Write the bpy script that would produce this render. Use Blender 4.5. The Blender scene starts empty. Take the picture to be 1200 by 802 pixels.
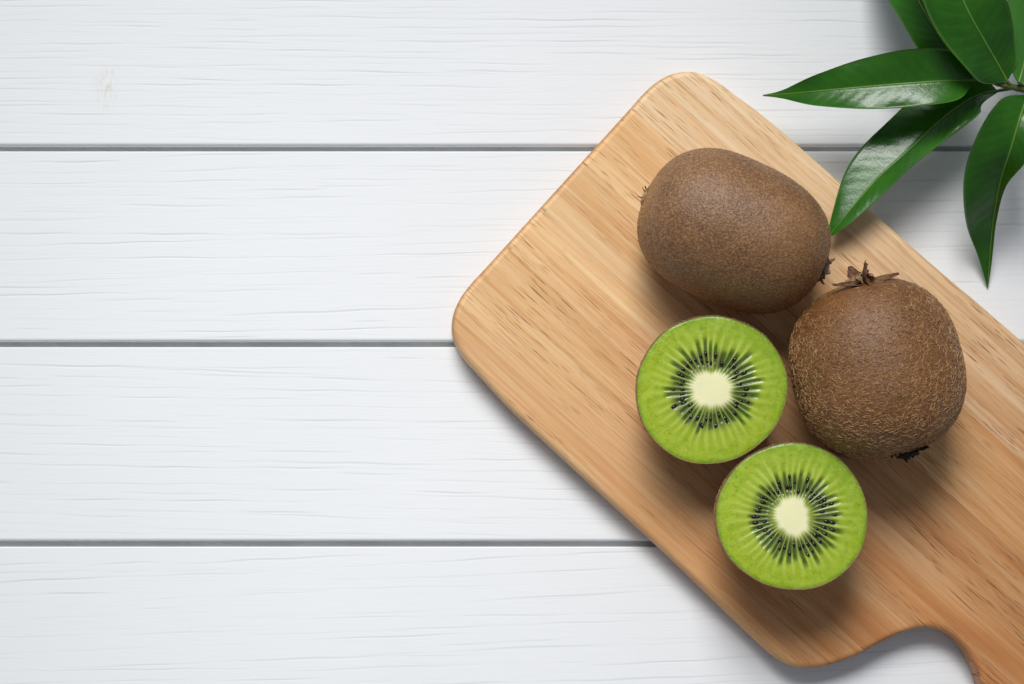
import bpy, bmesh, math, random
import numpy as np
from mathutils import Vector, Matrix, noise

random.seed(7)
RNG = np.random.default_rng(11)
SC = bpy.context.scene
C = SC.collection

# ------------------------------------------------------------------ camera, light, exposure
MM = 0.001
U = 0.0003                       # metres of table per photograph pixel
H = 0.80                         # camera height above the table
NX, NY = 430.0, 590.0            # where the camera looks straight down, in photo pixels

def W(px, py, z=0.0):
    """table position (metres) of something seen at px,py that stands z above the table"""
    k = 1.0 - z / H
    return Vector(((NX - 600 + (px - NX) * k) * U, (401 - NY - (py - NY) * k) * U, z))

cam_d = bpy.data.cameras.new('camera')
cam = bpy.data.objects.new('camera', cam_d); C.objects.link(cam)
cam.location = ((NX - 600) * U, (401 - NY) * U, H)
cam_d.sensor_width = 36.0
cam_d.lens = 36.0 * H / (1200 * U)
cam_d.shift_x = (600 - NX) / 1200.0
cam_d.shift_y = (NY - 401) / 1200.0
cam_d.clip_start = 0.01; cam_d.clip_end = 50
SC.camera = cam

world = bpy.data.worlds.new('World'); SC.world = world; world.use_nodes = True
bg = world.node_tree.nodes['Background']
bg.inputs['Color'].default_value = (0.86, 0.95, 1.08, 1)
bg.inputs['Strength'].default_value = 0.215

def area(name, loc, target, size, sy, power, col, spread=180):
    l = bpy.data.lights.new(name, 'AREA'); l.shape = 'RECTANGLE'; l.size = size; l.size_y = sy
    l.energy = power; l.color = col; l.spread = math.radians(spread)
    o = bpy.data.objects.new(name, l); C.objects.link(o)
    o.location = loc
    o.rotation_euler = (Vector(target) - Vector(loc)).to_track_quat('-Z', 'Y').to_euler()
    return o
area('softbox_lamp', (-0.18, 0.65, 0.95), (-0.02, -0.10, 0.0), 0.66, 0.54, 1.52, (1.0, 0.99, 0.975), 43)

SC.view_settings.view_transform = 'Standard'
SC.view_settings.look = 'None'
SC.view_settings.exposure = 0.0
SC.view_settings.gamma = 1.0
SC.cycles.use_denoising = True
SC.cycles.max_bounces = 10
SC.cycles.diffuse_bounces = 6

# ------------------------------------------------------------------ helpers
def lin(r, g, b):
    f = lambda c: (c / 255 / 12.92) if c / 255 <= 0.04045 else ((c / 255 + 0.055) / 1.055) ** 2.4
    return (f(r), f(g), f(b), 1.0)

def link(name, data, parent=None, loc=None):
    o = bpy.data.objects.new(name, data); C.objects.link(o)
    if parent is not None: o.parent = parent
    if loc is not None: o.location = loc
    return o

def thing(name, label, cat, loc=(0, 0, 0), rot=(0, 0, 0), group=None):
    o = link(name, None); o.location = loc; o.rotation_euler = rot
    o.empty_display_size = 0.02
    o['label'] = label; o['category'] = cat
    if group: o['group'] = group
    return o

def mesh_np(name, verts, faces, mat, smooth=True):
    me = bpy.data.meshes.new(name)
    verts = np.asarray(verts, dtype=np.float32)
    if isinstance(faces, np.ndarray):
        nf, k = faces.shape
        me.vertices.add(len(verts)); me.vertices.foreach_set('co', verts.ravel())
        me.loops.add(nf * k); me.loops.foreach_set('vertex_index', faces.astype(np.int32).ravel())
        me.polygons.add(nf)
        me.polygons.foreach_set('loop_start', np.arange(0, nf * k, k, dtype=np.int32))
        me.polygons.foreach_set('use_smooth', np.full(nf, smooth))
        me.update(calc_edges=True)
    else:
        me.from_pydata(verts.tolist(), [], faces)
        me.polygons.foreach_set('use_smooth', np.full(len(me.polygons), smooth))
    me.validate()
    me.materials.append(mat)
    return me

def grid_faces(nr, nc, wrap=False):
    i, j = np.meshgrid(np.arange(nr - 1), np.arange(nc if wrap else nc - 1), indexing='ij')
    j2 = (j + 1) % nc
    return np.stack([i * nc + j, i * nc + j2, (i + 1) * nc + j2, (i + 1) * nc + j], -1).reshape(-1, 4)

def catmull(pts, n, closed=False):
    P = np.asarray(pts, float)
    out = []
    m = len(P)
    segs = m if closed else m - 1
    for k in range(n):
        t = k / n * segs if closed else k / (n - 1) * segs
        i = min(int(t), segs - 1); f = t - i
        g = (lambda q: P[q % m]) if closed else (lambda q: P[min(max(q, 0), m - 1)])
        a, b, c, d = g(i - 1), g(i), g(i + 1), g(i + 2)
        out.append(0.5 * (2 * b + (c - a) * f + (2 * a - 5 * b + 4 * c - d) * f ** 2 + (3 * b - 3 * c + d - a) * f ** 3))
    return np.array(out)

class NT:
    """small node-tree builder"""
    def __init__(self, name):
        self.m = bpy.data.materials.new(name); self.m.use_nodes = True
        self.t = self.m.node_tree; self.b = self.t.nodes['Principled BSDF']
    def n(self, typ, **kw):
        nd = self.t.nodes.new(typ)
        for k, v in kw.items():
            if k in nd.inputs.keys() if hasattr(nd.inputs, 'keys') else False: self.set(nd.inputs[k], v)
            else: setattr(nd, k, v)
        return nd
    def set(self, sock, v):
        if hasattr(v, 'is_output') or isinstance(v, bpy.types.NodeSocket): self.t.links.new(v, sock)
        else: sock.default_value = v
    def P(self, **kw):
        for k, v in kw.items(): self.set(self.b.inputs[k.replace('_', ' ')], v)
    def coord(self, kind='Object', scale=(1, 1, 1), loc=(0, 0, 0), rot=(0, 0, 0)):
        tc = self.t.nodes.new('ShaderNodeTexCoord'); mp = self.t.nodes.new('ShaderNodeMapping')
        self.t.links.new(tc.outputs[kind], mp.inputs['Vector'])
        mp.inputs['Scale'].default_value = scale; mp.inputs['Rotation'].default_value = rot
        self.set(mp.inputs['Location'], loc)
        return mp.outputs['Vector']
    def noise(self, vec, scale, detail=4, rough=0.5, dist=0.0):
        nd = self.t.nodes.new('ShaderNodeTexNoise')
        self.t.links.new(vec, nd.inputs['Vector'])
        nd.inputs['Scale'].default_value = scale; nd.inputs['Detail'].default_value = detail
        nd.inputs['Roughness'].default_value = rough; nd.inputs['Distortion'].default_value = dist
        return nd.outputs['Fac']
    def ramp(self, fac, stops, interp='LINEAR'):
        nd = self.t.nodes.new('ShaderNodeValToRGB'); self.t.links.new(fac, nd.inputs['Fac'])
        cr = nd.color_ramp; cr.interpolation = interp
        while len(cr.elements) < len(stops): cr.elements.new(0.5)
        for e, (p, c) in zip(cr.elements, stops):
            e.position = p; e.color = c if isinstance(c, tuple) else (c, c, c, 1)
        return nd.outputs['Color']
    def mix(self, fac, a, b, blend='MIX'):
        nd = self.t.nodes.new('ShaderNodeMix'); nd.data_type = 'RGBA'; nd.blend_type = blend
        self.set(nd.inputs[0], fac); self.set(nd.inputs[6], a); self.set(nd.inputs[7], b)
        return nd.outputs[2]
    def math(self, op, a, b=0.0, clamp=False):
        nd = self.t.nodes.new('ShaderNodeMath'); nd.operation = op; nd.use_clamp = clamp
        self.set(nd.inputs[0], a); self.set(nd.inputs[1], b)
        return nd.outputs[0]
    def bump(self, h, strength, dist, normal=None):
        nd = self.t.nodes.new('ShaderNodeBump')
        self.set(nd.inputs['Height'], h); nd.inputs['Strength'].default_value = strength
        nd.inputs['Distance'].default_value = dist
        if normal is not None: self.t.links.new(normal, nd.inputs['Normal'])
        return nd.outputs['Normal']
    def attr(self, name, kind='GEOMETRY', out='Color'):
        nd = self.t.nodes.new('ShaderNodeAttribute'); nd.attribute_type = kind; nd.attribute_name = name
        return nd.outputs[out]
    def oinfo(self, out):
        nd = self.t.nodes.new('ShaderNodeObjectInfo'); return nd.outputs[out]
    def island(self):
        nd = self.t.nodes.new('ShaderNodeNewGeometry'); return nd.outputs['Random Per Island']

# ------------------------------------------------------------------ materials
def mat_paint():
    k = NT('white_painted_wood')
    v = k.coord('Object', (1, 1, 1))
    big = k.noise(v, 9, 3)
    base = k.mix(big, (0.80, 0.815, 0.83, 1), (0.84, 0.85, 0.86, 1))
    base = k.mix(k.attr('groove_shade', out='Fac'), base, (0.50, 0.52, 0.53, 1))  # grain grooves greyed in colour to stand in for their shade
    vs = k.coord('Object', (40, 900, 40))
    fine = k.noise(vs, 1.0, 4, 0.55)
    base = k.mix(k.ramp(fine, [(0.30, 0.10), (0.5, 0.0)]), base, (0.66, 0.68, 0.69, 1))
    # faint yellowish scuff where the photo shows one (table coordinates)
    tc = k.t.nodes.new('ShaderNodeTexCoord')
    w = W(125, 103)
    mp = k.t.nodes.new('ShaderNodeMapping'); k.t.links.new(tc.outputs['Object'], mp.inputs['Vector'])
    mp.vector_type = 'TEXTURE'
    mp.inputs['Location'].default_value = (w.x, w.y, 0); mp.inputs['Scale'].default_value = (0.0062, 0.0105, 1)
    mp.inputs['Rotation'].default_value = (0, 0, -0.25)
    g = k.t.nodes.new('ShaderNodeTexGradient'); g.gradient_type = 'SPHERICAL'; k.t.links.new(mp.outputs['Vector'], g.inputs['Vector'])
    sv = k.coord('Object', (900, 260, 1), rot=(0, 0, 0.45))
    st = k.ramp(k.noise(sv, 1.0, 4, 0.6), [(0.46, 0.0), (0.62, 1.0)])
    f = k.math('MULTIPLY', k.math('MULTIPLY', g.outputs['Fac'], st), 0.55, True)
    base = k.mix(f, base, (0.60, 0.58, 0.42, 1))
    k.P(Base_Color=base, Roughness=0.46)
    k.b.inputs['Specular IOR Level'].default_value = 0.35
    vb = k.coord('Object', (120, 2200, 200))
    nb = k.bump(k.noise(vb, 1.0, 3, 0.5), 0.12, 0.0003)
    k.P(Normal=nb)
    return k.m

def mat_wood():
    k = NT('oiled_rubberwood')
    rnd = k.oinfo('Random')
    tc = k.t.nodes.new('ShaderNodeTexCoord')
    off = k.t.nodes.new('ShaderNodeCombineXYZ')
    k.set(off.inputs[0], k.math('MULTIPLY', rnd, 3.1)); k.set(off.inputs[1], k.math('MULTIPLY', rnd, 1.7)); k.set(off.inputs[2], k.math('MULTIPLY', rnd, 5.0))
    ad = k.t.nodes.new('ShaderNodeVectorMath'); ad.operation = 'ADD'
    k.t.links.new(tc.outputs['Object'], ad.inputs[0]); k.t.links.new(off.outputs[0], ad.inputs[1])
    def sc(x, y, z):
        mp = k.t.nodes.new('ShaderNodeMapping'); k.t.links.new(ad.outputs[0], mp.inputs['Vector'])
        mp.inputs['Scale'].default_value = (x, y, z); return mp.outputs['Vector']
    # heartwood: pale straw head to reddish brown handle, light falloff painted in too
    sx = k.t.nodes.new('ShaderNodeSeparateXYZ'); k.t.links.new(tc.outputs['Object'], sx.inputs[0])
    hw = k.math('ADD', k.math('MULTIPLY', sx.outputs[0], 4.6), k.math('MULTIPLY', sx.outputs[1], -2.2))
    hw = k.math('ADD', hw, k.math('MULTIPLY', k.noise(sc(3.5, 42, 10), 1.0, 3, 0.55, 0.8), 1.5))
    hw = k.math('ADD', hw, -0.42, True)
    # broad bands along the grain
    band = k.noise(sc(9, 95, 30), 1.0, 4, 0.55, 1.3)
    bandf = k.ramp(band, [(0.32, 0.0), (0.68, 1.0)])
    pale = k.mix(bandf, (0.86, 0.60, 0.34, 1), (0.77, 0.47, 0.215, 1))
    red = k.mix(bandf, (0.61, 0.30, 0.115, 1), (0.48, 0.195, 0.064, 1))
    col = k.mix(hw, pale, red)
    fine = k.noise(sc(20, 1100, 250), 1.0, 6, 0.68, 0.35)
    col = k.mix(k.ramp(fine, [(0.42, 0.0), (0.76, 0.50)]), col, k.mix(hw, (0.50, 0.245, 0.090, 1), (0.30, 0.11, 0.040, 1)))
    light = k.noise(sc(10, 330, 90), 1.0, 3, 0.5, 0.3)
    col = k.mix(k.ramp(light, [(0.52, 0.0), (0.78, 0.6)]), col, k.mix(hw, (0.90, 0.72, 0.46, 1), (0.66, 0.42, 0.22, 1)))
    # wider annual streaks, reddish
    ann = k.noise(sc(3.5, 210, 40), 1.0, 2, 0.4, 1.2)
    col = k.mix(k.ramp(ann, [(0.57, 0.0), (0.63, 0.45), (0.70, 0.1)]), col, k.mix(hw, (0.56, 0.27, 0.095, 1), (0.36, 0.135, 0.05, 1)))
    # pores: short dark reddish dashes
    pores = k.noise(sc(95, 2000, 400), 1.0, 2, 0.5, 0.0)
    gate = k.noise(sc(14, 60, 20), 1.0, 3, 0.5)
    pm = k.math('MULTIPLY', k.ramp(pores, [(0.585, 0.0), (0.68, 1.0)]), k.ramp(gate, [(0.38, 0.08), (0.60, 0.90)]), True)
    pc = k.mix(hw, (0.36, 0.150, 0.052, 1), (0.175, 0.058, 0.022, 1))
    col = k.mix(pm, col, pc)
    big = k.noise(sc(55, 620, 60), 1.0, 1, 0.4, 0.0)
    bm_ = k.ramp(big, [(0.745, 0.0), (0.79, 0.7)])
    col = k.mix(bm_, col, (0.22, 0.075, 0.026, 1))
    col = k.mix(1.0, col, k.oinfo('Color'), 'MULTIPLY')
    # end grain soaks up the oil and is darker than the face
    sn = k.t.nodes.new('ShaderNodeSeparateXYZ'); k.t.links.new(tc.outputs['Normal'], sn.inputs[0])
    eg = k.ramp(k.math('ABSOLUTE', sn.outputs[0]), [(0.45, 0.0), (0.9, 0.9)])
    col = k.mix(eg, col, k.mix(1.0, col, (0.60, 0.47, 0.36, 1), 'MULTIPLY'))
    k.P(Base_Color=col, Roughness=k.ramp(fine, [(0.2, 0.42), (0.8, 0.58)]))
    k.b.inputs['Specular IOR Level'].default_value = 0.35
    hgt = k.math('SUBTRACT', k.math('MULTIPLY', fine, 0.35), pm)
    k.P(Normal=k.bump(hgt, 0.35, 0.00025))
    return k.m

def mat_skin(name, dark, mid, light, scale=1.0):
    k = NT(name)
    v = k.coord('Object')
    a = k.noise(v, 55 * scale, 5, 0.6)
    b = k.noise(v, 1250, 4, 0.65)
    col = k.mix(k.ramp(a, [(0.33, 0.0), (0.68, 1.0)]), dark, mid)
    col = k.mix(k.ramp(b, [(0.45, 0.0), (0.72, 0.75)]), col, light)
    spot = k.noise(v, 420, 2, 0.5)
    col = k.mix(k.ramp(spot, [(0.66, 0.0), (0.74, 0.5)]), col, (0.030, 0.016, 0.008, 1))
    tint = k.attr('tint')
    col = k.mix(k.attr('tint', out='Fac'), col, (0.40, 0.185, 0.050, 1))
    k.P(Base_Color=col, Roughness=0.42)
    k.b.inputs['Specular IOR Level'].default_value = 0.62
    n1 = k.bump(b, 0.55, 0.0005)
    n1 = k.bump(k.noise(v, 2600, 2, 0.5), 0.35, 0.0003, n1)
    k.P(Normal=n1)
    return k.m

def mat_fuzz(name, stops):
    k = NT(name)
    k.P(Base_Color=k.ramp(k.island(), stops), Roughness=0.45)
    k.b.inputs['Specular IOR Level'].default_value = 0.35
    return k.m

def mat_simple(name, c1, c2, scale, rough, spec=0.4, bump=0.0, bd=0.0003):
    k = NT(name)
    v = k.coord('Object')
    f = k.noise(v, scale, 4, 0.6)
    k.P(Base_Color=k.mix(k.ramp(f, [(0.35, 0.0), (0.68, 1.0)]), c1, c2), Roughness=rough)
    k.b.inputs['Specular IOR Level'].default_value = spec
    if bump: k.P(Normal=k.bump(f, bump, bd))
    return k.m

def mat_flesh():
    k = NT('kiwi_flesh')
    v = k.coord('Object')
    col = k.attr('pulp')
    gr0 = k.attr('grain', out='Fac')
    m1 = k.noise(v, 330, 4, 0.6)
    col = k.mix(k.math('MULTIPLY', k.attr('grain', out='Fac'), k.ramp(m1, [(0.40, 0.0), (0.75, 0.55)])), col, k.mix(0.5, col, (0.60, 0.70, 0.14, 1)))
    m2 = k.noise(v, 620, 3, 0.6)
    col = k.mix(k.math('MULTIPLY', gr0, k.ramp(m2, [(0.52, 0.0), (0.72, 0.45)])), col, (0.135, 0.27, 0.018, 1))
    m3 = k.noise(v, 1500, 2, 0.5)
    col = k.mix(k.math('MULTIPLY', gr0, k.ramp(m3, [(0.60, 0.0), (0.72, 0.25)])), col, (0.60, 0.70, 0.28, 1))
    k.P(Base_Color=col, Roughness=0.26)
    k.b.inputs['Specular IOR Level'].default_value = 0.5
    k.b.inputs['Subsurface Weight'].default_value = 0.5
    k.b.inputs['Subsurface Radius'].default_value = (0.55, 1.0, 0.12)
    k.b.inputs['Subsurface Scale'].default_value = 0.0022
    gr = k.attr('grain', out='Fac')
    n1 = k.bump(k.math('MULTIPLY', k.noise(v, 800, 3, 0.6), gr), 0.22, 0.0004)
    sp = k.ramp(k.noise(v, 1900, 1, 0.4), [(0.66, 0.0), (0.74, 1.0)])
    gt = k.ramp(k.noise(v, 95, 2, 0.5), [(0.42, 0.0), (0.62, 1.0)])
    sp = k.math('MULTIPLY', k.math('MULTIPLY', sp, gt), gr)
    n1 = k.bump(sp, 0.8, 0.0004, n1)
    k.P(Normal=n1)
    return k.m

def mat_leaf():
    k = NT('glossy_leaf')
    v = k.coord('Object')
    a = k.noise(v, 60, 4, 0.55)
    col = k.mix(k.ramp(a, [(0.3, 0.0), (0.7, 1.0)]), (0.0105, 0.072, 0.002, 1), (0.026, 0.132, 0.0035, 1))
    col = k.mix(k.oinfo('Alpha'), col, (0.06, 0.19, 0.03, 1))
    vn = k.attr('vein', out='Fac')
    col = k.mix(vn, col, (0.11, 0.24, 0.035, 1))
    geo = k.t.nodes.new('ShaderNodeNewGeometry')
    k.P(Base_Color=col, Roughness=k.ramp(a, [(0.3, 0.23), (0.7, 0.33)]))
    k.b.inputs['Specular IOR Level'].default_value = 0.42
    n1 = k.bump(k.noise(v, 700, 4, 0.6), 0.22, 0.0004)
    k.P(Normal=n1)
    return k.m

M_PAINT = mat_paint()
M_WOOD = mat_wood()
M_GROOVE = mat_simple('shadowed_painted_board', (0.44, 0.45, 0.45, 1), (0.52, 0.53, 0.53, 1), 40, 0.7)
M_SKIN_A = mat_skin('kiwi_skin_smooth', (0.135, 0.056, 0.019, 1), (0.250, 0.120, 0.045, 1), (0.46, 0.265, 0.125, 1))
M_SKIN_B = mat_skin('kiwi_skin_hairy', (0.125, 0.050, 0.016, 1), (0.215, 0.090, 0.029, 1), (0.34, 0.160, 0.058, 1))
M_FUZZ_A = mat_fuzz('short_fuzz', [(0.0, (0.15, 0.065, 0.020, 1)), (0.55, (0.38, 0.200, 0.078, 1)), (1.0, (0.70, 0.44, 0.215, 1))])
M_FUZZ_B = mat_fuzz('long_fuzz', [(0.0, (0.22, 0.095, 0.030, 1)), (0.5, (0.52, 0.275, 0.105, 1)), (1.0, (0.76, 0.49, 0.25, 1))])
M_SCAR = mat_simple('stem_scar_bark', (0.075, 0.045, 0.030, 1), (0.26, 0.20, 0.15, 1), 900, 0.85, 0.2, 0.6)
M_SEPAL = mat_simple('dry_sepal', (0.075, 0.036, 0.020, 1), (0.22, 0.115, 0.060, 1), 500, 0.8, 0.2, 0.5)
M_SEPAL_L = mat_simple('dry_sepal_tan', (0.20, 0.115, 0.055, 1), (0.42, 0.28, 0.155, 1), 500, 0.8, 0.2, 0.5)
M_TUFT = mat_simple('dark_blossom_remnant', (0.008, 0.007, 0.007, 1), (0.05, 0.038, 0.03, 1), 900, 0.7, 0.3)
M_FLESH = mat_flesh()
M_SEED = mat_simple('kiwi_seed', (0.005, 0.004, 0.004, 1), (0.014, 0.010, 0.009, 1), 400, 0.22, 0.6)
M_LEAF = mat_leaf()
M_RIB = mat_simple('leaf_midrib', (0.085, 0.19, 0.020, 1), (0.14, 0.27, 0.040, 1), 150, 0.4)
M_STEM = mat_simple('green_twig', (0.035, 0.062, 0.012, 1), (0.115, 0.145, 0.030, 1), 160, 0.5, 0.4, 0.3)

# ------------------------------------------------------------------ tabletop of white planks
table = thing('tabletop', 'white painted wooden tabletop of long grooved planks under everything', 'tabletop')
table['kind'] = 'structure'

def plank_mesh(pyN, pyS, fine, seed, density, slope):
    """one plank between photo rows pyN (far side) and pyS; grain carved as real grooves"""
    r = np.random.default_rng(seed)
    yN = W(0, pyN).y; yS = W(0, pyS).y
    gapN, gapS = 0.0009, 0.0011
    yN -= gapN; yS += gapS
    colw = 0.0022 if fine else 0.02
    roww = 0.00017 if fine else 0.004
    x = np.arange(-0.42, 0.42 + 1e-6, colw)
    rN, rS, depth = 0.0004, 0.0011, 0.012
    aN = np.linspace(math.pi / 2, 0, 5); aS = np.linspace(0, math.pi / 2, 7)
    ys = [yN] + list(yN - rN + rN * np.sin(aN)) ; zs = [-depth] + list(-rN + rN * np.cos(aN))
    top = np.linspace(yN - rN, yS + rS, max(6, int((yN - rN - yS - rS) / roww)))[1:-1]
    ys += list(top); zs += [0.0] * len(top)
    ys += list(yS + rS - rS * np.sin(aS)) + [yS]; zs += list(-rS + rS * np.cos(aS)) + [-depth]
    ys = np.array(ys); zs = np.array(zs)
    X, Y = np.meshgrid(x, ys); Z = np.repeat(zs[:, None], len(x), 1)
    # slight crown and unevenness of a hand-painted plank
    Z = Z + 0.00010 * np.sin(X * 31 + seed) * np.cos(Y * 60 + seed * 2)
    G = np.zeros_like(Z)
    if fine:
        slots = int(density)
        for q in range(slots):
            xs = -0.26 - r.uniform(0, 0.05)
            while xs < 0.27:
                L = r.choice([r.uniform(40, 160), r.uniform(120, 420), r.uniform(300, 700)]) * U
                yc = yS + (q + 0.5 + r.normal(0, 0.24)) * (yN - yS) / slots
                i0 = np.searchsorted(x, xs); i1 = np.searchsorted(x, xs + L)
                x0 = xs; xs += L * r.uniform(0.75, 1.10)
                if i1 - i0 < 5: continue
                xx = x[i0:i1]; t = 2 * (xx - x0) / L - 1
                sl = slope + r.normal(0, 0.010)
                yl = yc + sl * (xx - x0 - L / 2) + 0.00030 * np.sin(xx * r.uniform(18, 45) + r.uniform(0, 6)) + 0.00015 * np.sin(xx * r.uniform(130, 260) + r.uniform(0, 6))
                amp = np.clip(1 - np.abs(t) ** 2.5, 0, 1) * (0.6 + 0.4 * np.sin(xx * r.uniform(40, 160) + r.uniform(0, 6)))
                m = r.uniform(0.25, 1.0) ** 1.3
                d = 0.00008 * m; s = r.uniform(0.00016, 0.00026)
                j0 = max(6, np.searchsorted(-ys, -(yl.max() + 5 * s))); j1 = min(len(ys) - 8, np.searchsorted(-ys, -(yl.min() - 5 * s)))
                if j1 <= j0: continue
                dy = ys[j0:j1, None] - yl[None, :]
                prof = np.exp(-(dy / np.where(dy > 0, s, s * 1.6)) ** 2)
                Z[j0:j1, i0:i1] -= d * amp[None, :] * prof
                G[j0:j1, i0:i1] = np.maximum(G[j0:j1, i0:i1], 0.50 * m * amp[None, :] * prof)  # painted shade follows each groove's profile
    V = np.stack([X, Y, Z], -1).reshape(-1, 3)
    me = mesh_np('plank', V, grid_faces(len(ys), len(x))[:, ::-1].copy(), M_PAINT)
    me.attributes.new('groove_shade', 'FLOAT', 'POINT').data.foreach_set('value', G.astype(np.float32).ravel())
    return me

rows = [-520, -289, -58, 174.5, 404, 638, 870, 1101, 1332]
dens = [1, 1, 27, 22, 21, 18, 1, 1]
slp = [0, 0, -0.004, 0.014, -0.016, 0.035, 0.01, 0]
for i in range(len(rows) - 1):
    vis = 2 <= i <= 5
    link('plank', plank_mesh(rows[i], rows[i + 1], vis, 30 + i, dens[i], slp[i]), table)
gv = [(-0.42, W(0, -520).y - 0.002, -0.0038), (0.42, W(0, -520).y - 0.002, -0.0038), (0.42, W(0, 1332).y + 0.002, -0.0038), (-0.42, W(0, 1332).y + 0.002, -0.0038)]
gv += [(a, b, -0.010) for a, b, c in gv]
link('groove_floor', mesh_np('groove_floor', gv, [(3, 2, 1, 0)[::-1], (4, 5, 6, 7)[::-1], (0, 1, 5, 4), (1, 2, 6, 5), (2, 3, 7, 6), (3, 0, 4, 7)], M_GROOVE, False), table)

# ------------------------------------------------------------------ cutting board
T = 0.0125
ANG = math.radians(-42.2)
ORG = W(850, 430, 0)             # board origin on the table
board = thing('cutting_board', 'rounded oiled wooden cutting board with a handle lying askew on the white planks', 'cutting board', ORG, (0, 0, ANG))
RB = Matrix.Rotation(-ANG, 3, 'Z')
def to_board(px, py, z=0.009):
    p = RB @ (W(px, py, z) - Vector((ORG.x, ORG.y, 0))); return np.array([p.x, p.y])

half = []                         # lower-left half, measured on the photo, from the head end to the handle
c_left = [(567, 317), (553, 332), (540, 349), (532, 367), (530, 386), (534, 403), (545, 421), (562, 440)]
side = [(603, 484), (681, 557), (771, 640), (850, 716), (893, 757)]
notch = [(908, 770), (923, 779), (940, 782.5), (965, 780.5), (1000, 769), (1026, 755), (1050, 743.5), (1072, 737), (1090, 736), (1106, 741), (1121, 752), (1133, 767), (1143, 786), (1152, 806)]
low = [to_board(*p) for p in c_left + side + notch]
edge_ur = to_board(1100, 321)
axis_t = (to_board(681, 557)[1] + edge_ur[1]) / 2
for q in low: q[1] -= axis_t
# the handle beyond the frame, drawn in board coordinates
s_end, t_end = low[-1]
tail = [np.array(p) for p in [(s_end + 0.012, t_end + 0.0035), (s_end + 0.030, t_end + 0.0075), (s_end + 0.055, t_end + 0.0085), (s_end + 0.075, t_end + 0.0100), (s_end + 0.088, t_end + 0.0150), (s_end + 0.0945, t_end + 0.0220)]]
lowc = low + tail
outline = [(s, t) for s, t in lowc] + [(s_end + 0.0965, 0.0)] + [(s, -t) for s, t in reversed(lowc)]
# straight head edge between the two corners
h0 = np.array(outline[-1]); h1 = np.array(outline[0])
outline += [tuple(h0 + (h1 - h0) * f) for f in (0.2, 0.4, 0.6, 0.8)]
OUT = catmull(outline, 420, closed=True)
if np.sum(OUT[:, 0] * np.roll(OUT[:, 1], -1) - np.roll(OUT[:, 0], -1) * OUT[:, 1]) < 0: OUT = OUT[::-1]
tg = np.roll(OUT, -1, 0) - np.roll(OUT, 1, 0); tg /= np.linalg.norm(tg, axis=1)[:, None]
NRM = np.stack([tg[:, 1], -tg[:, 0]], -1)
r_t, r_b = 0.0022, 0.0022
prof = [(r_b * (1 - math.sin(a)), 0.0004 + r_b * (1 - math.cos(a))) for a in np.linspace(0, math.pi / 2, 6)]
prof += [(r_t * (1 - math.cos(a)), T - r_t + r_t * math.sin(a)) for a in np.linspace(0, math.pi / 2, 9)]
nO = len(OUT)
bmv = []
for off, z in prof:
    q = OUT - NRM * off
    bmv += [(a, b + axis_t, z) for a, b in q]
full = bpy.data.meshes.new('board_full')
fc = [tuple(int(v) for v in f) for f in grid_faces(len(prof), nO, True)]
fc += [tuple(range(nO))[::-1], tuple((len(prof) - 1) * nO + k for k in range(nO))]
full.from_pydata(bmv, [], fc)

seam_px = [(745, 131), (690, 196), (636, 246), (598, 293), (560, 352)]
seams = [to_board(*p, z=T)[1] for p in seam_px]
lo_t = min(v[1] for v in bmv) - 0.01; hi_t = max(v[1] for v in bmv) + 0.01
bounds = sorted([lo_t, hi_t] + seams)
tones = [(0.86, 0.84, 0.82), (0.93, 0.90, 0.85), (0.88, 0.83, 0.76), (0.97, 0.95, 0.90), (0.90, 0.86, 0.80), (1.02, 1.05, 1.10)]
tones = [(1.0, 0.97, 0.92), (0.95, 0.90, 0.83), (1.03, 1.0, 0.96), (0.95, 0.91, 0.85), (1.0, 0.94, 0.85), (1.04, 1.09, 1.18)]
for i in range(len(bounds) - 1):
    bm = bmesh.new(); bm.from_mesh(full)
    gap = 0.00002
    for yv, nrm in ((bounds[i] + gap, (0, -1, 0)), (bounds[i + 1] - gap, (0, 1, 0))):
        g = bmesh.ops.bisect_plane(bm, geom=bm.verts[:] + bm.edges[:] + bm.faces[:], dist=1e-7, plane_co=(0, yv, 0), plane_no=nrm, clear_outer=True)
        cut = [e for e in g['geom_cut'] if isinstance(e, bmesh.types.BMEdge)]
        if cut: bmesh.ops.holes_fill(bm, edges=cut, sides=0)
    bmesh.ops.recalc_face_normals(bm, faces=bm.faces[:])
    for f in bm.faces: f.smooth = abs(f.normal.z) < 0.999 and abs(f.normal.y) < 0.99999
    me = bpy.data.meshes.new('stave'); bm.to_mesh(me); bm.free(); me.materials.append(M_WOOD)
    o = link('stave', me, board); o.color = (*tones[i], 1)
bpy.data.meshes.remove(full)

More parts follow.
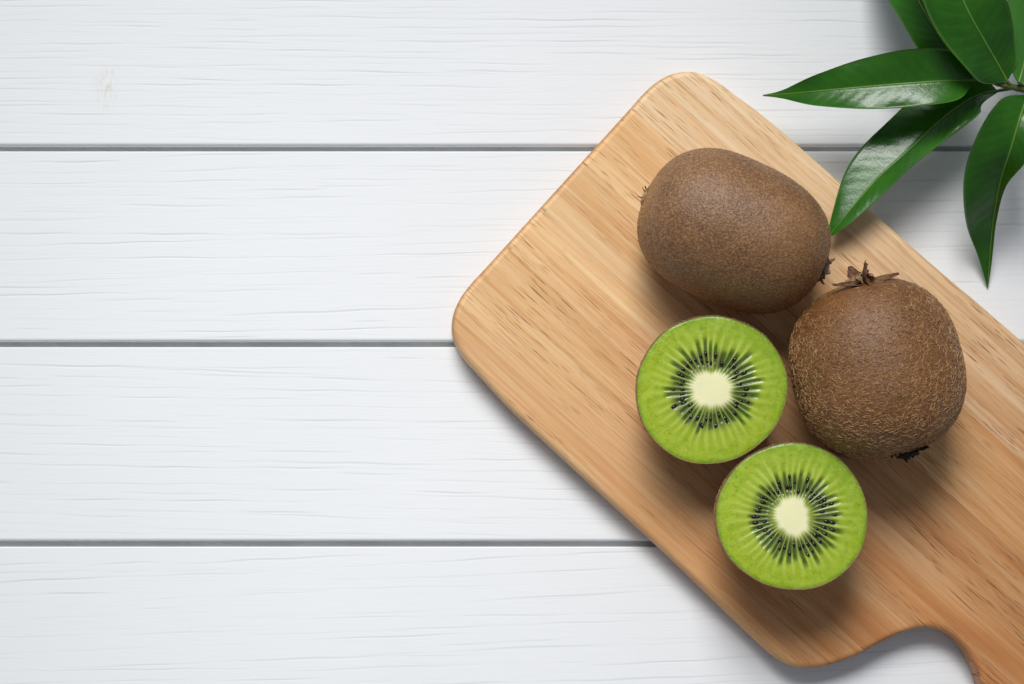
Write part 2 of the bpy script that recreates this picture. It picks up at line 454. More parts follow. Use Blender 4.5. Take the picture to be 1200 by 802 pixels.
# ------------------------------------------------------------------ whole kiwis
class Body:
    def __init__(s, L, R, ex, er, taper, seed):
        s.L, s.R, s.ex, s.er, s.taper = L, R, ex, er, taper
        r = np.random.default_rng(seed)
        s.w = [(r.uniform(0.6, 2.2), r.integers(1, 4), r.uniform(0, 6.28), r.uniform(0.003, 0.011)) for _ in range(7)]
        s.flat = r.uniform(0.0, 0.05)
    def p(s, a, f):
        ca, sa = np.cos(a), np.sin(a)
        x = s.L / 2 * np.sign(ca) * np.abs(ca) ** (2 / s.ex)
        r = s.R * np.abs(sa) ** (2 / s.er) * (1 - s.taper * x / (s.L / 2))
        k = 1.0
        for (fa, ff, ph, am) in s.w: k = k + am * np.sin(fa * a * 1.5 + ph) * np.cos(ff * f + ph * 2)
        r = r * k
        return np.stack([x, r * np.cos(f), r * np.sin(f) * (1 - s.flat)], -1)
    def nrm(s, a, f):
        e = 1e-3
        d1 = s.p(a + e, f) - s.p(a - e, f); d2 = s.p(a, f + e) - s.p(a, f - e)
        n = np.cross(d2, d1); n /= np.linalg.norm(n, axis=-1)[..., None] + 1e-12
        out = s.p(a, f)
        n *= np.sign(np.sum(n * out, -1))[..., None]
        return n
    def grid(s, na=110, nf=128):
        a = np.linspace(0.02, math.pi - 0.02, na); f = np.linspace(0, 2 * math.pi, nf, endpoint=False)
        A, F = np.meshgrid(a, f, indexing='ij')
        V = s.p(A, F).reshape(-1, 3)
        faces = [tuple(int(q) for q in t) for t in grid_faces(na, nf, True)]
        faces += [tuple(range(nf))[::-1], tuple((na - 1) * nf + k for k in range(nf))]
        return V, faces, A.ravel()

def strands(P, N, D, length, width, curl, lift, rng, nseg=4):
    """P roots, N normals, D start directions -> one mesh of tapering three-sided hairs"""
    n = len(P)
    B = np.cross(N, D); B /= np.linalg.norm(B, axis=1)[:, None] + 1e-12
    turn = rng.normal(0, curl, n)
    pts = [P - N * 0.00008]
    ang = np.zeros(n); cur = P.copy(); dirs = []
    for k in range(nseg):
        t = (k + 0.5) / nseg
        d = D * np.cos(ang)[:, None] + B * np.sin(ang)[:, None] + N * (lift * (1 - 1.7 * t))[:, None]
        d /= np.linalg.norm(d, axis=1)[:, None]
        cur = cur + d * (length / nseg)[:, None]; pts.append(cur.copy()); dirs.append(d); ang = ang + turn / nseg + rng.normal(0, 0.12, n)
    V = np.zeros((n, nseg * 3 + 1, 3)); 
    for k in range(nseg):
        d = dirs[k]; s1 = np.cross(d, N); s1 /= np.linalg.norm(s1, axis=1)[:, None] + 1e-12; s2 = np.cross(s1, d)
        w = (width * (1 - 0.75 * (k / nseg) ** 1.5))[:, None] / 2
        for q in range(3):
            c, s_ = math.cos(q * 2.0944 + 1.5708), math.sin(q * 2.0944 + 1.5708)
            V[:, k * 3 + q] = pts[k] + (s1 * c + s2 * s_) * w
    V[:, -1] = pts[-1]
    fs = []
    for k in range(nseg - 1):
        for q in range(3):
            a, b = k * 3 + q, k * 3 + (q + 1) % 3
            fs += [(a, b, b + 3), (a, b + 3, a + 3)]
    for q in range(3): fs.append(((nseg - 1) * 3 + q, (nseg - 1) * 3 + (q + 1) % 3, nseg * 3))
    fs = np.array(fs)
    F = (fs[None] + (np.arange(n) * (nseg * 3 + 1))[:, None, None]).reshape(-1, 3)
    return V.reshape(-1, 3), F

def scatter(body, n, rng):
    a = rng.uniform(0.02, math.pi - 0.02, n * 4); f = rng.uniform(0, 2 * math.pi, n * 4)
    # area weighting by rejection
    e = 1e-3
    d1 = body.p(a + e, f) - body.p(a - e, f); d2 = body.p(a, f + e) - body.p(a, f - e)
    w = np.linalg.norm(np.cross(d1, d2), axis=1); w /= np.quantile(w, 0.98)
    k = rng.uniform(0, 1, len(a)) < w
    a, f = a[k][:n], f[k][:n]
    P = body.p(a, f); N = body.nrm(a, f)
    ta = body.p(a + e, f) - body.p(a - e, f); ta /= np.linalg.norm(ta, axis=1)[:, None] + 1e-12
    tf = np.cross(N, ta)
    return a, f, P, N, ta, tf

def flake(name, mat, root, dirv, up, length, width, curl, parent, seed):
    """a thin dry curled scale with ragged outline and real thickness"""
    r = random.Random(seed)
    d = Vector(dirv).normalized(); u = Vector(up); u = (u - d * u.dot(d)).normalized(); s = d.cross(u)
    nl, nw = 7, 4
    top = []
    p = Vector(root); ang = 0.0
    for i in range(nl):
        t = i / (nl - 1)
        wd = width * (1 - 0.75 * t ** 1.6) * (0.85 + 0.3 * r.random())
        dd = d * math.cos(ang) + u * math.sin(ang); nn = u * math.cos(ang) - d * math.sin(ang)
        for j in range(nw):
            q = (j / (nw - 1) - 0.5)
            top.append(p + s * q * wd + nn * (abs(q) * wd * 0.5 + r.uniform(-1, 1) * width * 0.06))
        p = p + dd * (length / (nl - 1)); ang += curl / (nl - 1) * (0.6 + 0.8 * r.random())
    th = 0.00025
    V = [v for v in top] + [v - u * th for v in top]
    n = len(top); F = []
    for i in range(nl - 1):
        for j in range(nw - 1):
            a = i * nw + j
            F += [(a, a + 1, a + nw + 1, a + nw), (n + a, n + a + nw, n + a + nw + 1, n + a + 1)]
    rim = [j for j in range(nw)] + [i * nw + nw - 1 for i in range(1, nl)] + [(nl - 1) * nw + j for j in range(nw - 2, -1, -1)] + [i * nw for i in range(nl - 2, 0, -1)]
    for i in range(len(rim)):
        a, b = rim[i], rim[(i + 1) % len(rim)]; F.append((a, n + a, n + b, b))
    return link(name, mesh_np(name, [tuple(v) for v in V], F, mat), parent)

def rag_disc(name, mat, center, axis, radius, height, parent, seed, teeth=22):
    """small ragged button (stem scar / blossom remnant)"""
    r = random.Random(seed)
    ax = Vector(axis).normalized(); s1 = ax.orthogonal().normalized(); s2 = ax.cross(s1)
    V = []; rings = [(1.0, -0.6), (1.05, 0.25), (0.8, 0.8), (0.45, 0.55), (0.2, 0.9)]
    for (rr, hh) in rings:
        for k in range(teeth):
            a = k / teeth * 2 * math.pi
            q = radius * rr * (1 + r.uniform(-0.22, 0.22)); h = height * hh * (1 + r.uniform(-0.5, 0.5))
            V.append(Vector(center) + ax * h + (s1 * math.cos(a) + s2 * math.sin(a)) * q)
    F = [tuple(int(x) for x in t) for t in grid_faces(len(rings), teeth, True)]
    F += [tuple((len(rings) - 1) * teeth + k for k in range(teeth)), tuple(range(teeth))[::-1]]
    return link(name, mesh_np(name, [tuple(v) for v in V], F, mat, False), parent)

def whole_kiwi(label, stem_px, blossom_px, zc, R, skin, fuzz, nf, flen, fwid, curl, lift, pitch, taper, seed, ex=2.55, er=2.25):
    s = W(*stem_px, zc); b = W(*blossom_px, zc)
    L = (s - b).length; yaw = math.atan2(s.y - b.y, s.x - b.x)
    body = Body(L / math.cos(pitch), R, ex, er, taper, seed)
    V, F, A = body.grid()
    rot = Matrix.Rotation(yaw, 3, 'Z') @ Matrix.Rotation(-pitch, 3, 'Y') @ Matrix.Rotation(seed * 1.3, 3, 'X')
    zmin = (V @ np.array(rot).T)[:, 2].min()
    c = (s + b) / 2
    root = thing('kiwi_fruit', label, 'kiwi', (c.x, c.y, T), (0, 0, 0), 'whole kiwis on the board')
    V = V @ np.array(rot).T + np.array([0, 0, -zmin - 0.0003])
    me = mesh_np('peel', V, F, skin)
    at = me.attributes.new('tint', 'FLOAT', 'POINT')
    tint = np.clip((A - (math.pi - 0.62)) / 0.45, 0, 1) * 0.75 + np.clip((0.30 - A) / 0.3, 0, 1) * 0.35
    at.data.foreach_set('value', tint.astype(np.float32))
    link('peel', me, root)
    rng = np.random.default_rng(seed + 50)
    a, f, P, N, ta, tf = scatter(body, nf, rng)
    if seed == 5:                                  # worn nearly bare round the stem end
        keep = rng.random(len(a)) < np.clip((a - 0.55) / 0.65, 0.10, 1)
        a, f, P, N, ta, tf = a[keep], f[keep], P[keep], N[keep], ta[keep], tf[keep]
    th = rng.normal(0, 0.75, len(P)) + np.where(rng.random(len(P)) < 0.5, 0, math.pi)
    D = tf * np.cos(th)[:, None] + ta * np.sin(th)[:, None]
    ln = rng.uniform(0.55, 1.25, len(P)) * flen; wd = rng.uniform(0.6, 1.2, len(P)) * fwid
    lf = rng.uniform(0.3, 1.0, len(P)) * lift
    FV, FF = strands(P, N, D, ln, wd, curl, lf, rng)
    FV = FV @ np.array(rot).T + np.array([0, 0, -zmin - 0.0003])
    FV[:, 2] = np.maximum(FV[:, 2], 0.0001)
    o = link('fuzz', mesh_np('fuzz', FV, FF, fuzz), root); o['kind'] = 'stuff'
    def loc(v): return rot @ Vector(v) + Vector((0, 0, -zmin - 0.0003))
    return root, body, rot, loc

kA, bA, rA, lA = whole_kiwi('larger oval kiwi with fine smooth brown fuzz, lying on the board under the leaf tip', (964, 316), (757, 229), T + 0.025, 0.0246, M_SKIN_A, M_FUZZ_A, 34000, 0.0010, 0.000068, 0.9, 0.60, math.radians(2), 0.03, 3, 2.7, 2.35)
kB, bB, rB, lB = whole_kiwi('squat kiwi with shaggy curled hairs and a dry calyx, beside both halves', (1004, 330), (1053, 535), T + 0.028, 0.0281, M_SKIN_B, M_FUZZ_B, 21000, 0.0023, 0.000175, 1.6, 0.45, math.radians(1.5), 0.02, 5, 2.5, 2.3)

# ends of the smooth kiwi
axA = rA @ Vector((1, 0, 0)); LA = bA.L / 2
rag_disc('stem_scar', M_SCAR, lA((LA - 0.0002, 0, 0)), axA, 0.0040, 0.0016, kA, 1)
for i in range(5):
    a = i / 5 * 6.283 + 0.4
    d = rA @ Vector((0.5, math.cos(a), math.sin(a)))
    flake('sepal', M_SCAR, lA((LA - 0.0001, 0.0026 * math.cos(a), 0.0026 * math.sin(a))), d, axA, 0.0034, 0.0030, 0.8, kA, 20 + i)
rag_disc('blossom_scar', M_SEPAL_L, lA((-LA + 0.0001, 0, 0)), -axA, 0.0030, 0.0009, kA, 2)
for i in range(3):
    a = i * 1.0 + 0.6
    flake('dried_style', M_SEPAL, lA((-LA - 0.0002, 0.0018 * math.cos(a), 0.0018 * math.sin(a))), rA @ Vector((-1, 0.9 * math.cos(a), 0.9 * math.sin(a))), Vector((0, 0, 1)), 0.0026, 0.0005, 1.4, kA, 40 + i)

# ends of the shaggy kiwi: calyx of dry sepals, black blossom remnant
axB = (rB @ Vector((1, 0, 0))).normalized(); LB = bB.L / 2
sideB = Vector((0, 0, 1)).cross(axB).normalized(); upB = axB.cross(sideB)
if upB.z < 0: upB = -upB
eB = lB((LB, 0, 0))
rag_disc('stem_scar', M_SEPAL_L, eB - axB * 0.0002, axB, 0.0042, 0.0018, kB, 3)
west = sideB if sideB.x < 0 else -sideB
def sep(mat, w, u, f, dirv, upv, ln, wd, cu, sd):
    flake('sepal', mat, eB + west * w + upB * u + axB * f, dirv, upv, ln * 1.25, wd * 1.3, cu, kB, sd)
sep(M_SEPAL, 0.0010, 0.0100, -0.0016, west * 1.0 + axB * 0.10, axB + upB * 0.5, 0.0078, 0.0030, 0.35, 61)
sep(M_SEPAL, 0.0000, 0.0090, -0.0002, axB * 1.0 + upB * 0.6 + west * 0.10, -west + upB * 0.3, 0.0058, 0.0068, 0.7, 62)
sep(M_SEPAL_L, -0.0018, 0.0085, 0.0, axB * 0.8 + upB * 0.5 - west * 0.7, upB, 0.0046, 0.0034, 2.2, 63)
sep(M_SEPAL_L, 0.0005, 0.0100, -0.0008, axB * 0.5 + upB * 0.7 - west * 0.2, west, 0.0040, 0.0032, 1.8, 64)
sep(M_SEPAL, -0.0038, 0.0092, -0.0016, -west * 1.0 + axB * 0.02, axB + upB, 0.0066, 0.0022, 0.25, 65)
sep(M_SEPAL, -0.001, -0.004, 0.0004, axB * 0.6 - upB * 1.0, axB, 0.006, 0.004, 0.6, 66)
# short woody stub that carries the calyx
flake('stalk_stub', M_SEPAL_L, eB + upB * 0.0035, axB * 0.4 + upB, -axB, 0.0060, 0.0062, 0.2, kB, 67)
bB_end = lB((-LB, 0, 0))
rag_disc('blossom_remnant', M_TUFT, bB_end + upB * 0.0072 - west * 0.002 + axB * 0.0016, -axB + upB * 0.5, 0.0040, 0.0028, kB, 4)
for i in range(13):
    a = -0.5 + i / 12 * 4.2
    d = -axB * 0.8 + west * math.cos(a) * 0.9 + upB * (0.25 + 0.5 * math.sin(a))
    flake('dried_style', M_TUFT, bB_end + axB * (0.0010 + 0.0014 * abs(math.cos(a))) + upB * (0.0085 + 0.002 * math.sin(a)) + west * (0.0048 * math.cos(a) - 0.002), d, Vector((0, 0, 1)), 0.0030, 0.0015, 1.2, kB, 80 + i)

# ------------------------------------------------------------------ kiwi halves
def smooth(a, b, x):
    t = np.clip((x - a) / (b - a), 0, 1); return t * t * (3 - 2 * t)

def kiwi_half(label, px, py, Rpx, tilt, core, seed, nlob, phase):
    r = np.random.default_rng(seed)
    hz = 0.0300                                  # height of the cut face over the board
    zf = T + hz
    k = 1 - zf / H
    R = Rpx * U * k
    c = W(px, py, zf)
    root = thing('kiwi_half', label, 'kiwi half', (c.x, c.y, T), (0, 0, 0), 'kiwi halves on the board')
    tm = Matrix.Rotation(tilt[1], 3, Vector((math.cos(tilt[0]), math.sin(tilt[0]), 0)))
    # ---- peel bowl
    nf = 128
    ph = np.linspace(0, 2 * math.pi, nf, endpoint=False)
    wob = 1 + 0.016 * np.sin(2 * ph + phase) + 0.010 * np.sin(3 * ph + phase * 2) + 0.003 * np.sin(9 * ph)
    rings = []
    for a in np.linspace(0.05, math.pi / 2 * 1.0, 34):
        rr = R * 1.006 * math.sin(a) ** (2 / 2.15); zz = -(hz + 0.001) * abs(math.cos(a)) ** (2 / 2.15)
        rings.append((rr, zz))
    rings += [(R * 1.005, 0.0001), (R * 1.000, 0.0001), (R * 0.994, -0.0003), (R * 0.97, -0.0015)]
    V = np.concatenate([np.stack([rr * wob * np.cos(ph), rr * wob * np.sin(ph), np.full(nf, zz)], -1) for rr, zz in rings])
    F = [tuple(int(q) for q in t) for t in grid_faces(len(rings), nf, True)] + [tuple(range(nf))]
    tmn = np.array(tm)
    Vw = V @ tmn.T
    zmin = Vw[:, 2].min()
    lift = np.array([0, 0, -zmin - 0.0003])
    me = mesh_np('peel', Vw + lift, F, M_SKIN_A)
    at = me.attributes.new('tint', 'FLOAT', 'POINT'); at.data.foreach_set('value', np.full(len(V), 0.12, dtype=np.float32))
    link('peel', me, root)
    # ---- flesh
    na, nr = 560, 96
    th = np.linspace(0, 2 * math.pi, na, endpoint=False); rho = np.linspace(0.0, 1.0, nr) ** 0.85
    TH, RH = np.meshgrid(th, rho, indexing='xy')
    # locules (dark chambers) with jittered directions
    ctr = np.sort((np.arange(nlob) + r.uniform(-0.22, 0.22, nlob)) / nlob * 2 * math.pi)
    edges = (ctr + np.roll(ctr, -1)) / 2; edges[-1] = (ctr[-1] + ctr[0] + 2 * math.pi) / 2 % (2 * math.pi)
    def adist(t, arr):
        d = np.abs((t[..., None] - arr + math.pi) % (2 * math.pi) - math.pi)
        i = d.argmin(-1); return d.min(-1), i
    THj = TH + 0.035 * np.sin(RH * 7 + TH * 5) * RH
    dl, il = adist(THj, ctr); dv, iv = adist(THj, edges)
    lin0 = r.uniform(0.285, 0.35, nlob); lend = r.uniform(0.54, 0.76, nlob) + 0.05 * np.sin(ctr * 1 + phase); lw = r.uniform(0.44, 0.66, nlob) * 2 * math.pi / nlob
    e0, e1, ww = lin0[il], lend[il], lw[il]
    u = (RH - e0) / (e1 - e0)
    shape = np.clip(1 - np.abs(2 * np.clip(u, 0, 1) - 0.75) ** 2.2 / (1.25 ** 2.2), 0, 1) * (u > 0) * (u < 1)
    loc = smooth(0.0, 0.6, shape) * smooth(1.0, 0.35, dl / (ww * 0.5 + 1e-6) * 0.62)
    loc = loc * smooth(0, 0.12, u) * smooth(1.0, 0.65, u)
    # pale veins between the chambers
    vend = r.uniform(0.66, 0.92, nlob)[iv]
    vwid = r.uniform(0.005, 0.014, nlob)[iv]; vstr = r.uniform(0.25, 0.85, nlob)[iv]
    vlat = vstr * np.exp(-((dv * RH) / vwid) ** 2)
    vein = vlat * smooth(0.24, 0.32, RH) * smooth(vend, vend - 0.30, RH)
    # core outline, drawn out a little along every vein
    edph = np.clip(dl / (dl + dv + 1e-6), 0, 1) * math.pi
    cx, cy, ca, lob = core
    X, Y = RH * np.cos(TH), RH * np.sin(TH)
    dx, dy = X, Y
    xr = dx * math.cos(ca) + dy * math.sin(ca); yr = -dx * math.sin(ca) + dy * math.cos(ca)
    an = np.arctan2(yr, xr)
    cr = np.sqrt((xr / cx) ** 2 + (yr / cy) ** 2) * (1 + 0.045 * np.sin(lob * an + phase) + 0.03 * np.sin(7 * an + phase * 2) + 0.035 * np.cos(edph) + 0.04 * np.sin(11 * an + phase))
    corem = smooth(1.28, 0.86, cr)
    # colours (linear)
    base_in = np.array(lin(146, 168, 38)[:3]); base_out = np.array(lin(150, 174, 18)[:3]); rim = np.array(lin(104, 142, 18)[:3])
    dark = np.array(lin(56, 86, 10)[:3]); vc = np.array(lin(186, 198, 112)[:3]); cc = np.array(lin(238, 235, 190)[:3]); halo = np.array(lin(150, 168, 80)[:3])
    murk = np.array(lin(70, 76, 38)[:3])
    def mix(a, b, f): return a + (b - a) * f[..., None]
    col = np.broadcast_to(base_in, RH.shape + (3,)).copy()
    col = mix(col, base_out, smooth(0.55, 0.85, RH))
    mott = 0.5 + 0.5 * np.sin(TH * 13 + 3 * np.sin(RH * 9 + TH * 3)) * np.sin(RH * 17 + 2 * np.sin(TH * 7))
    col = mix(col, np.array(lin(172, 192, 58)[:3]), 0.35 * mott * smooth(0.5, 0.8, RH))
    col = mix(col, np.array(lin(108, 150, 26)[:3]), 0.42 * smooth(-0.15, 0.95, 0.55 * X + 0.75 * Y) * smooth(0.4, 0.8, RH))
    # streaks that carry the rays on into the outer flesh
    st = np.exp(-((dv * RH) / 0.028) ** 2) * smooth(0.45, 0.6, RH) * smooth(0.93, 0.66, RH)
    col = mix(col, np.array(lin(184, 200, 78)[:3]), 0.75 * st)
    ring = smooth(0.22, 0.33, RH) * smooth(0.62, 0.44, RH)
    col = mix(col, murk, 0.88 * ring)
    col = mix(col, dark, 0.92 * loc)
    col = mix(col, halo, 0.55 * smooth(1.6, 1.0, cr))
    col = mix(col, vc, 0.85 * vein)
    col = mix(col, cc, corem)
    col = mix(col, rim, 0.75 * smooth(0.925, 1.0, RH))
    wobA = np.interp(TH, np.append(ph, 2 * math.pi), np.append(wob, wob[0]))
    Zs = 0.00035
    Z = Zs * (1 - RH ** 4) - 0.00028 * loc + 0.00012 * vein + 0.00022 * corem
    Z = Z - 0.00012 * smooth(0.96, 1.0, RH) + 0.00012 * np.sin(X * 9 + phase) * np.cos(Y * 8)
    FVt = np.stack([X * R * wobA, Y * R * wobA, Z], -1).reshape(-1, 3)
    # merge the centre: first ring has rho 0, give it a tiny radius instead
    FVt = np.concatenate([FVt[na:], [[0, 0, FVt[0, 2]]]])
    faces = [tuple(int(q) for q in t) for t in grid_faces(nr - 1, na, True)] + [((q + 1) % na, q, len(FVt) - 1) for q in range(na)]
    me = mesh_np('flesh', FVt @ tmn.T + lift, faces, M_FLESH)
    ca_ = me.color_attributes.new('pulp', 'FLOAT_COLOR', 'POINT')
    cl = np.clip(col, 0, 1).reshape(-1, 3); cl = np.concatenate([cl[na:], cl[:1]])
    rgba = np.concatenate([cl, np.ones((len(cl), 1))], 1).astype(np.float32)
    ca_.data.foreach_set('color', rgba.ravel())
    gn = (smooth(0.62, 0.82, RH) * 0.9 + 0.25 * smooth(0.3, 0.5, RH)).reshape(-1)
    gn = np.concatenate([gn[na:], gn[:1]]).astype(np.float32)
    me.attributes.new('grain', 'FLOAT', 'POINT').data.foreach_set('value', gn)
    flesh = link('flesh', me, root)
    # ---- seeds: shared teardrop mesh
    sv = []; n1, n2 = 7, 8
    for i in range(n1):
        t = i / (n1 - 1); rr = 0.00052 * math.sin(math.pi * min(1, 0.04 + 0.92 * t)) ** 0.8 * (0.65 + 0.6 * t)
        for j in range(n2):
            a = j / n2 * 6.2832; sv.append(((t - 0.5) * 0.0019, rr * math.cos(a), 0.8 * rr * math.sin(a)))
    sf = [tuple(int(q) for q in t) for t in grid_faces(n1, n2, True)] + [tuple(range(n2))[::-1], tuple((n1 - 1) * n2 + q for q in range(n2))]
    sm = mesh_np('seed', sv, sf, M_SEED)
    for i in range(nlob):
        for q in range(1 if r.random() < 0.60 else 2):
            if r.random() < 0.08: continue
            rr = (lin0[i] + 0.055 + r.uniform(-0.015, 0.10) + q * 0.08) 
            t = ctr[i] - 0.035 * math.sin(rr * 7 + ctr[i] * 5) * rr + r.normal(0, 0.015)
            v = Vector((math.cos(t) * rr * R, math.sin(t) * rr * R, Zs - 0.00006 + r.uniform(-0.00018, 0.00012)))
            o = link('seed', sm, flesh)
            v = tm @ v + Vector(lift)
            o.location = v; o.rotation_euler = (r.uniform(-0.3, 0.3), r.uniform(-0.15, 0.15), t + r.normal(0, 0.14))
            s_ = r.uniform(0.85, 1.20); o.scale = (s_, s_ * r.uniform(0.85, 1.1), s_)
    # ---- short fuzz on the peel near the rim
    n = 3600
    f = r.uniform(0, 2 * math.pi, n); a = math.pi / 2 - np.abs(r.normal(0, 0.30, n)); a = np.clip(a, 0.3, math.pi / 2)
    rr = R * 1.006 * np.sin(a) ** (2 / 2.15) * np.interp(f, np.append(ph, 2 * math.pi), np.append(wob, wob[0])); zz = -(hz + 0.001) * np.abs(np.cos(a)) ** (2 / 2.15)
    P = np.stack([rr * np.cos(f), rr * np.sin(f), zz], -1); N = np.stack([np.cos(f), np.sin(f), -0.3 * np.cos(a)], -1)
    N /= np.linalg.norm(N, axis=1)[:, None]
    tf = np.stack([-np.sin(f), np.cos(f), 0 * f], -1); up = np.cross(N, tf)
    thh = r.uniform(0, 2 * math.pi, n); D = tf * np.cos(thh)[:, None] + up * np.sin(thh)[:, None]
    SV, SF = strands(P, N, D, r.uniform(0.0006, 0.0014, n), r.uniform(0.00006, 0.00011, n), 0.8, r.uniform(0.2, 0.9, n), r)
    SV = SV @ tmn.T + lift; SV[:, 2] = np.maximum(SV[:, 2], 0.0001)
    o = link('fuzz', mesh_np('fuzz', SV, SF, M_FUZZ_A), root); o['kind'] = 'stuff'
    return root

kiwi_half('cut kiwi half with a broad lobed cream core, touching the smooth oval kiwi', 833, 457, 87.0, (math.radians(-45), math.radians(3.5)), (0.265, 0.225, math.radians(-14), 4), 5, 40, 0.6)
kiwi_half('cut kiwi half with an upright oval core and wet sparkle, nearest the board\'s notch', 928, 605.5, 87.0, (math.radians(-120), math.radians(1.5)), (0.205, 0.255, math.radians(10), 3), 9, 42, 2.1)

# ------------------------------------------------------------------ leafy sprig
sprig = thing('leafy_sprig', 'sprig of glossy dark green pointed leaves lying across the board corner and planks', 'leaf sprig', W(1180, 100, 0))
SO = sprig.location

def leaf(mid, wl, wr, fold, roll, camber=0.0, pale=0.0, nv=21, seed=0, wave=0.0011):
    """mid: midrib points (px, py, z mm); wl / wr: half widths in mm at 5+ stations either side;
    fold: V angle of the halves (deg), roll: list of roll angles (deg) along the leaf"""
    r = random.Random(seed)
    ns, nt = 110, 23
    P = catmull([W(x, y, z * MM) for x, y, z in mid], ns)
    s = np.linspace(0, 1, ns)
    def ip(v):
        if np.isscalar(v): return np.full(ns, float(v))
        c = catmull(np.array(v, float)[:, None], ns)[:, 0]; return c
    WL, WR = np.maximum(ip(wl), 0.15) * MM, np.maximum(ip(wr), 0.15) * MM
    RO = np.radians(ip(roll)); FO = np.radians(ip(fold)); CA = ip(camber)
    T_ = np.gradient(P, axis=0); T_ /= np.linalg.norm(T_, axis=1)[:, None]
    up = np.array([0, 0, 1.0])
    S_ = np.cross(T_, up); S_ /= np.linalg.norm(S_, axis=1)[:, None]      # to the right when looking along the leaf
    N_ = np.cross(S_, T_)
    S2 = S_ * np.cos(RO)[:, None] + N_ * np.sin(RO)[:, None]; N2 = -S_ * np.sin(RO)[:, None] + N_ * np.cos(RO)[:, None]
    tt = np.linspace(-1, 1, nt); tt = np.sign(tt) * np.abs(tt) ** 0.9
    V = np.zeros((ns, nt, 3)); vein = np.zeros((ns, nt))
    for j, t in enumerate(tt):
        w = np.where(t < 0, WL, WR) * abs(t)
        ang = FO + CA * abs(t)
        ph = (s * nv + 0.0 - abs(t) * 1.9)
        d = np.abs(ph - np.round(ph))
        vn = np.exp(-(d / 0.10) ** 2) * (1 - abs(t) ** 3) * min(1, abs(t) * 6)
        bul = np.sin(np.pi * (ph % 1.0)) * 0.00034 * min(1, abs(t) * 4) * (1 - abs(t)) * np.minimum(1, w * 150)
        wv = wave * np.sin(s * 15 + 2.2 * np.sign(t) + seed) * abs(t) ** 2 * np.minimum(1, w * 120)
        h = w * np.sin(ang) + bul + wv
        V[:, j] = P + S2 * (np.sign(t) * w * np.cos(ang))[:, None] + N2 * h[:, None]
        vein[:, j] = 0.10 * vn + 0.55 * (abs(t) > 0.985) * 1.0
    th = 0.00035
    Vt = V.reshape(-1, 3)
    NB = np.repeat(N2[:, None, :], nt, 1).reshape(-1, 3)
    Vb = Vt - NB * th
    n = ns * nt
    g = grid_faces(ns, nt)
    rim = [j for j in range(nt)] + [i * nt + nt - 1 for i in range(1, ns)] + [(ns - 1) * nt + j for j in range(nt - 2, -1, -1)] + [i * nt for i in range(ns - 2, 0, -1)]
    rim = np.array(rim); rim2 = np.roll(rim, -1)
    side = np.stack([rim, rim + n, rim2 + n, rim2], -1)
    F = np.concatenate([g[:, ::-1], g + n, side])
    VV = np.concatenate([Vt, Vb]) - np.array(SO)
    me = mesh_np('leaf', VV, F, M_LEAF)
    va = me.attributes.new('vein', 'FLOAT', 'POINT'); va.data.foreach_set('value', np.concatenate([vein.ravel(), vein.ravel()]).astype(np.float32))
    o = link('leaf', me, sprig); o.color = (1, 1, 1, pale)
    # midrib: tapering cord set into the fold
    nq = 8; mv = []
    for i in range(ns):
        rad = 0.00040 * (1 - 0.85 * s[i]) + 0.00005
        for q in range(nq):
            a = q / nq * 6.2832
            mv.append(P[i] + S2[i] * rad * math.cos(a) + N2[i] * (rad * 0.8 * math.sin(a) + 0.00005) - np.array(SO))
    mf = [tuple(int(q) for q in t) for t in grid_faces(ns, nq, True)] + [tuple(range(nq))[::-1], tuple((ns - 1) * nq + q for q in range(nq))]
    link('midrib', mesh_np('midrib', mv, mf, M_RIB), o)
    return o

def cord(name, pts, r0, r1, mat):
    P = catmull([W(x, y, z * MM) for x, y, z in pts], 40); n = len(P); nq = 10
    Tn = np.gradient(P, axis=0); Tn /= np.linalg.norm(Tn, axis=1)[:, None]
    S = np.cross(Tn, [0, 0, 1.0]); S /= np.linalg.norm(S, axis=1)[:, None]; N = np.cross(S, Tn)
    V = []
    for i in range(n):
        rad = (r0 + (r1 - r0) * i / (n - 1)) * MM * (1 + 0.06 * math.sin(i * 1.7))
        for q in range(nq):
            a = q / nq * 6.2832; V.append(P[i] + S[i] * rad * math.cos(a) + N[i] * rad * math.sin(a) - np.array(SO))
    F = [tuple(int(q) for q in t) for t in grid_faces(n, nq, True)] + [tuple(range(nq))[::-1], tuple((n - 1) * nq + q for q in range(nq))]
    return link(name, mesh_np(name, V, F, mat), sprig)

# leaf over the board corner (points west); right-hand side when looking along it = north
leaf([(1141, 94, 36), (1110, 95, 37), (1050, 99, 35), (980, 105, 30), (925, 110, 22.5), (894, 112, 14)],
     [0.4, 7.4, 8.6, 8.2, 5.5, 1.6, 0.2], [0.4, 9.5, 11.2, 9.8, 5.6, 1.5, 0.2], [16, 18, 18, 16, 12, 8], [0, 0, 0, 0, 0], seed=1)
# leaf that comes to rest on the board (points south-west)
leaf([(1168, 107, 29), (1141, 114, 25), (1105, 139, 24), (1066, 175, 23.5), (1024, 214, 22.5), (990, 254, 21.5), (970, 279, 19.5)],
     [0.6, 7.4, 7.8, 7.0, 6.2, 3.6, 0.2], [0.6, 9.5, 12.4, 13.0, 10.5, 5.2, 0.2], [13, 14, 14, 13, 10], [-28, -30, -31, -30, -24], camber=-0.05, seed=2)
# drooping leaf at the right (points south)
leaf([(1204, 112, 33), (1196, 136, 38), (1184, 176, 36), (1172, 214, 27), (1164, 258, 15), (1160, 300, 6), (1157.5, 337, 0.9)],
     [0.5, 10.0, 7.0, 2.4, 1.2, 0.9, 0.2], [0.5, 9.5, 13.0, 13.0, 9.8, 4.4, 0.2], [12, 14, 18, 22, 22], [0, -6, -10, -10, -4], seed=3)
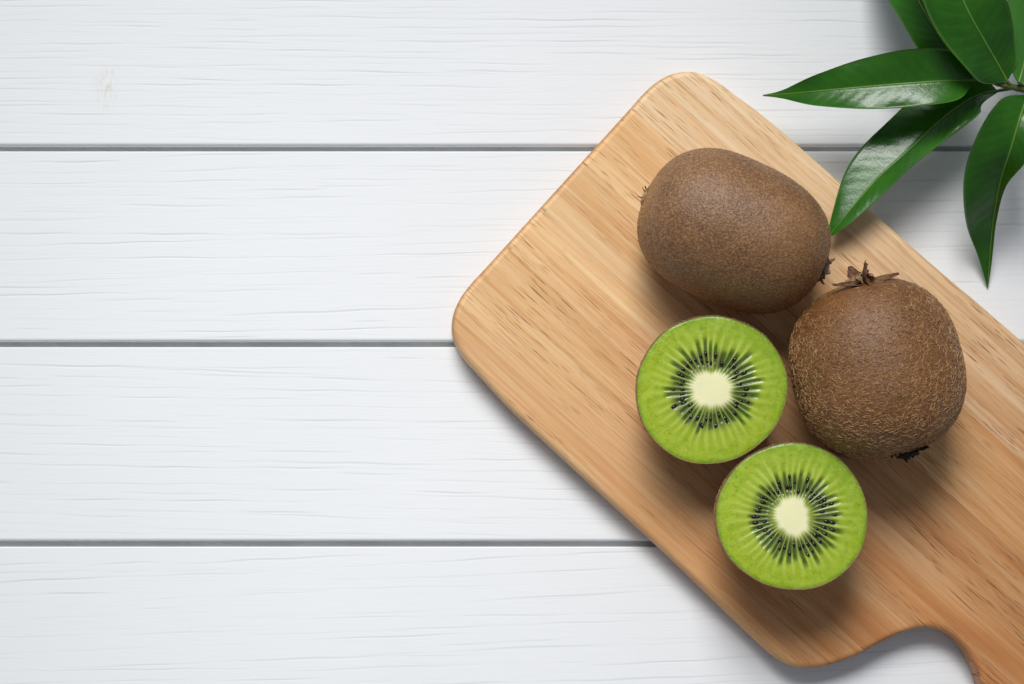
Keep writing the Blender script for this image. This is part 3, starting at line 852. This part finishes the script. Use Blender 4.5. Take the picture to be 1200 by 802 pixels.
# leaf going up behind the big one (points north-west)
leaf([(1134, 92, 32), (1112, 60, 32), (1088, 22, 30), (1060, -30, 24), (1036, -80, 14), (1024, -110, 6)],
     [0.4, 8.0, 9.8, 9.2, 5.5, 0.2], [0.4, 9.0, 10.6, 9.5, 5.5, 0.2], [8, 8, 8, 6], [-6, -6, -4, 0], seed=4)
# big leaf pointing north-north-west
leaf([(1180, 95, 37), (1172, 80, 39.5), (1156, 52, 44), (1134, 12, 49), (1112, -40, 51), (1094, -90, 49), (1084, -125, 45)],
     [0.4, 8.0, 11.6, 13.2, 12.4, 7.5, 0.2], [0.4, 6.5, 10.4, 12.4, 12.0, 7.5, 0.2], [10, 12, 12, 10], [0, 0, 0, 0], seed=5)
# paler glossy leaf at the frame's edge (points north-north-east)
leaf([(1194, 97, 38), (1200, 75, 36.5), (1208, 35, 32), (1222, -20, 25), (1238, -75, 18), (1248, -105, 10)],
     [0.4, 7.0, 10.5, 11.2, 7.0, 0.2], [0.4, 8.0, 11.0, 11.5, 7.0, 0.2], [8, 10, 10, 8], [-8, -10, -8, 0], pale=0.55, seed=6)

cord('twig', [(1168, 98, 35), (1182, 101, 35.5), (1205, 106, 34), (1245, 112, 27), (1300, 118, 14), (1350, 120, 2.2)], 0.95, 1.5, M_STEM)
cord('leaf_stalk', [(1141, 94, 36), (1152, 95, 35.6), (1169, 98.5, 35.0)], 0.45, 0.7, M_STEM)
cord('leaf_stalk', [(1168, 107, 29), (1178, 105, 33.6), (1188, 103, 35)], 0.5, 0.75, M_STEM)
cord('leaf_stalk', [(1180, 95, 37), (1182, 98, 36.4), (1187, 103, 35.2)], 0.5, 0.75, M_STEM)
cord('leaf_stalk', [(1134, 92, 32), (1150, 94, 32.6), (1170, 99, 34.6)], 0.45, 0.7, M_STEM)
cord('leaf_stalk', [(1204, 112, 33), (1204, 109, 33.4), (1205, 106.5, 33.8)], 0.5, 0.75, M_STEM)
cord('leaf_stalk', [(1194, 97, 38), (1197, 100, 35.2), (1202, 105, 34)], 0.5, 0.75, M_STEM)
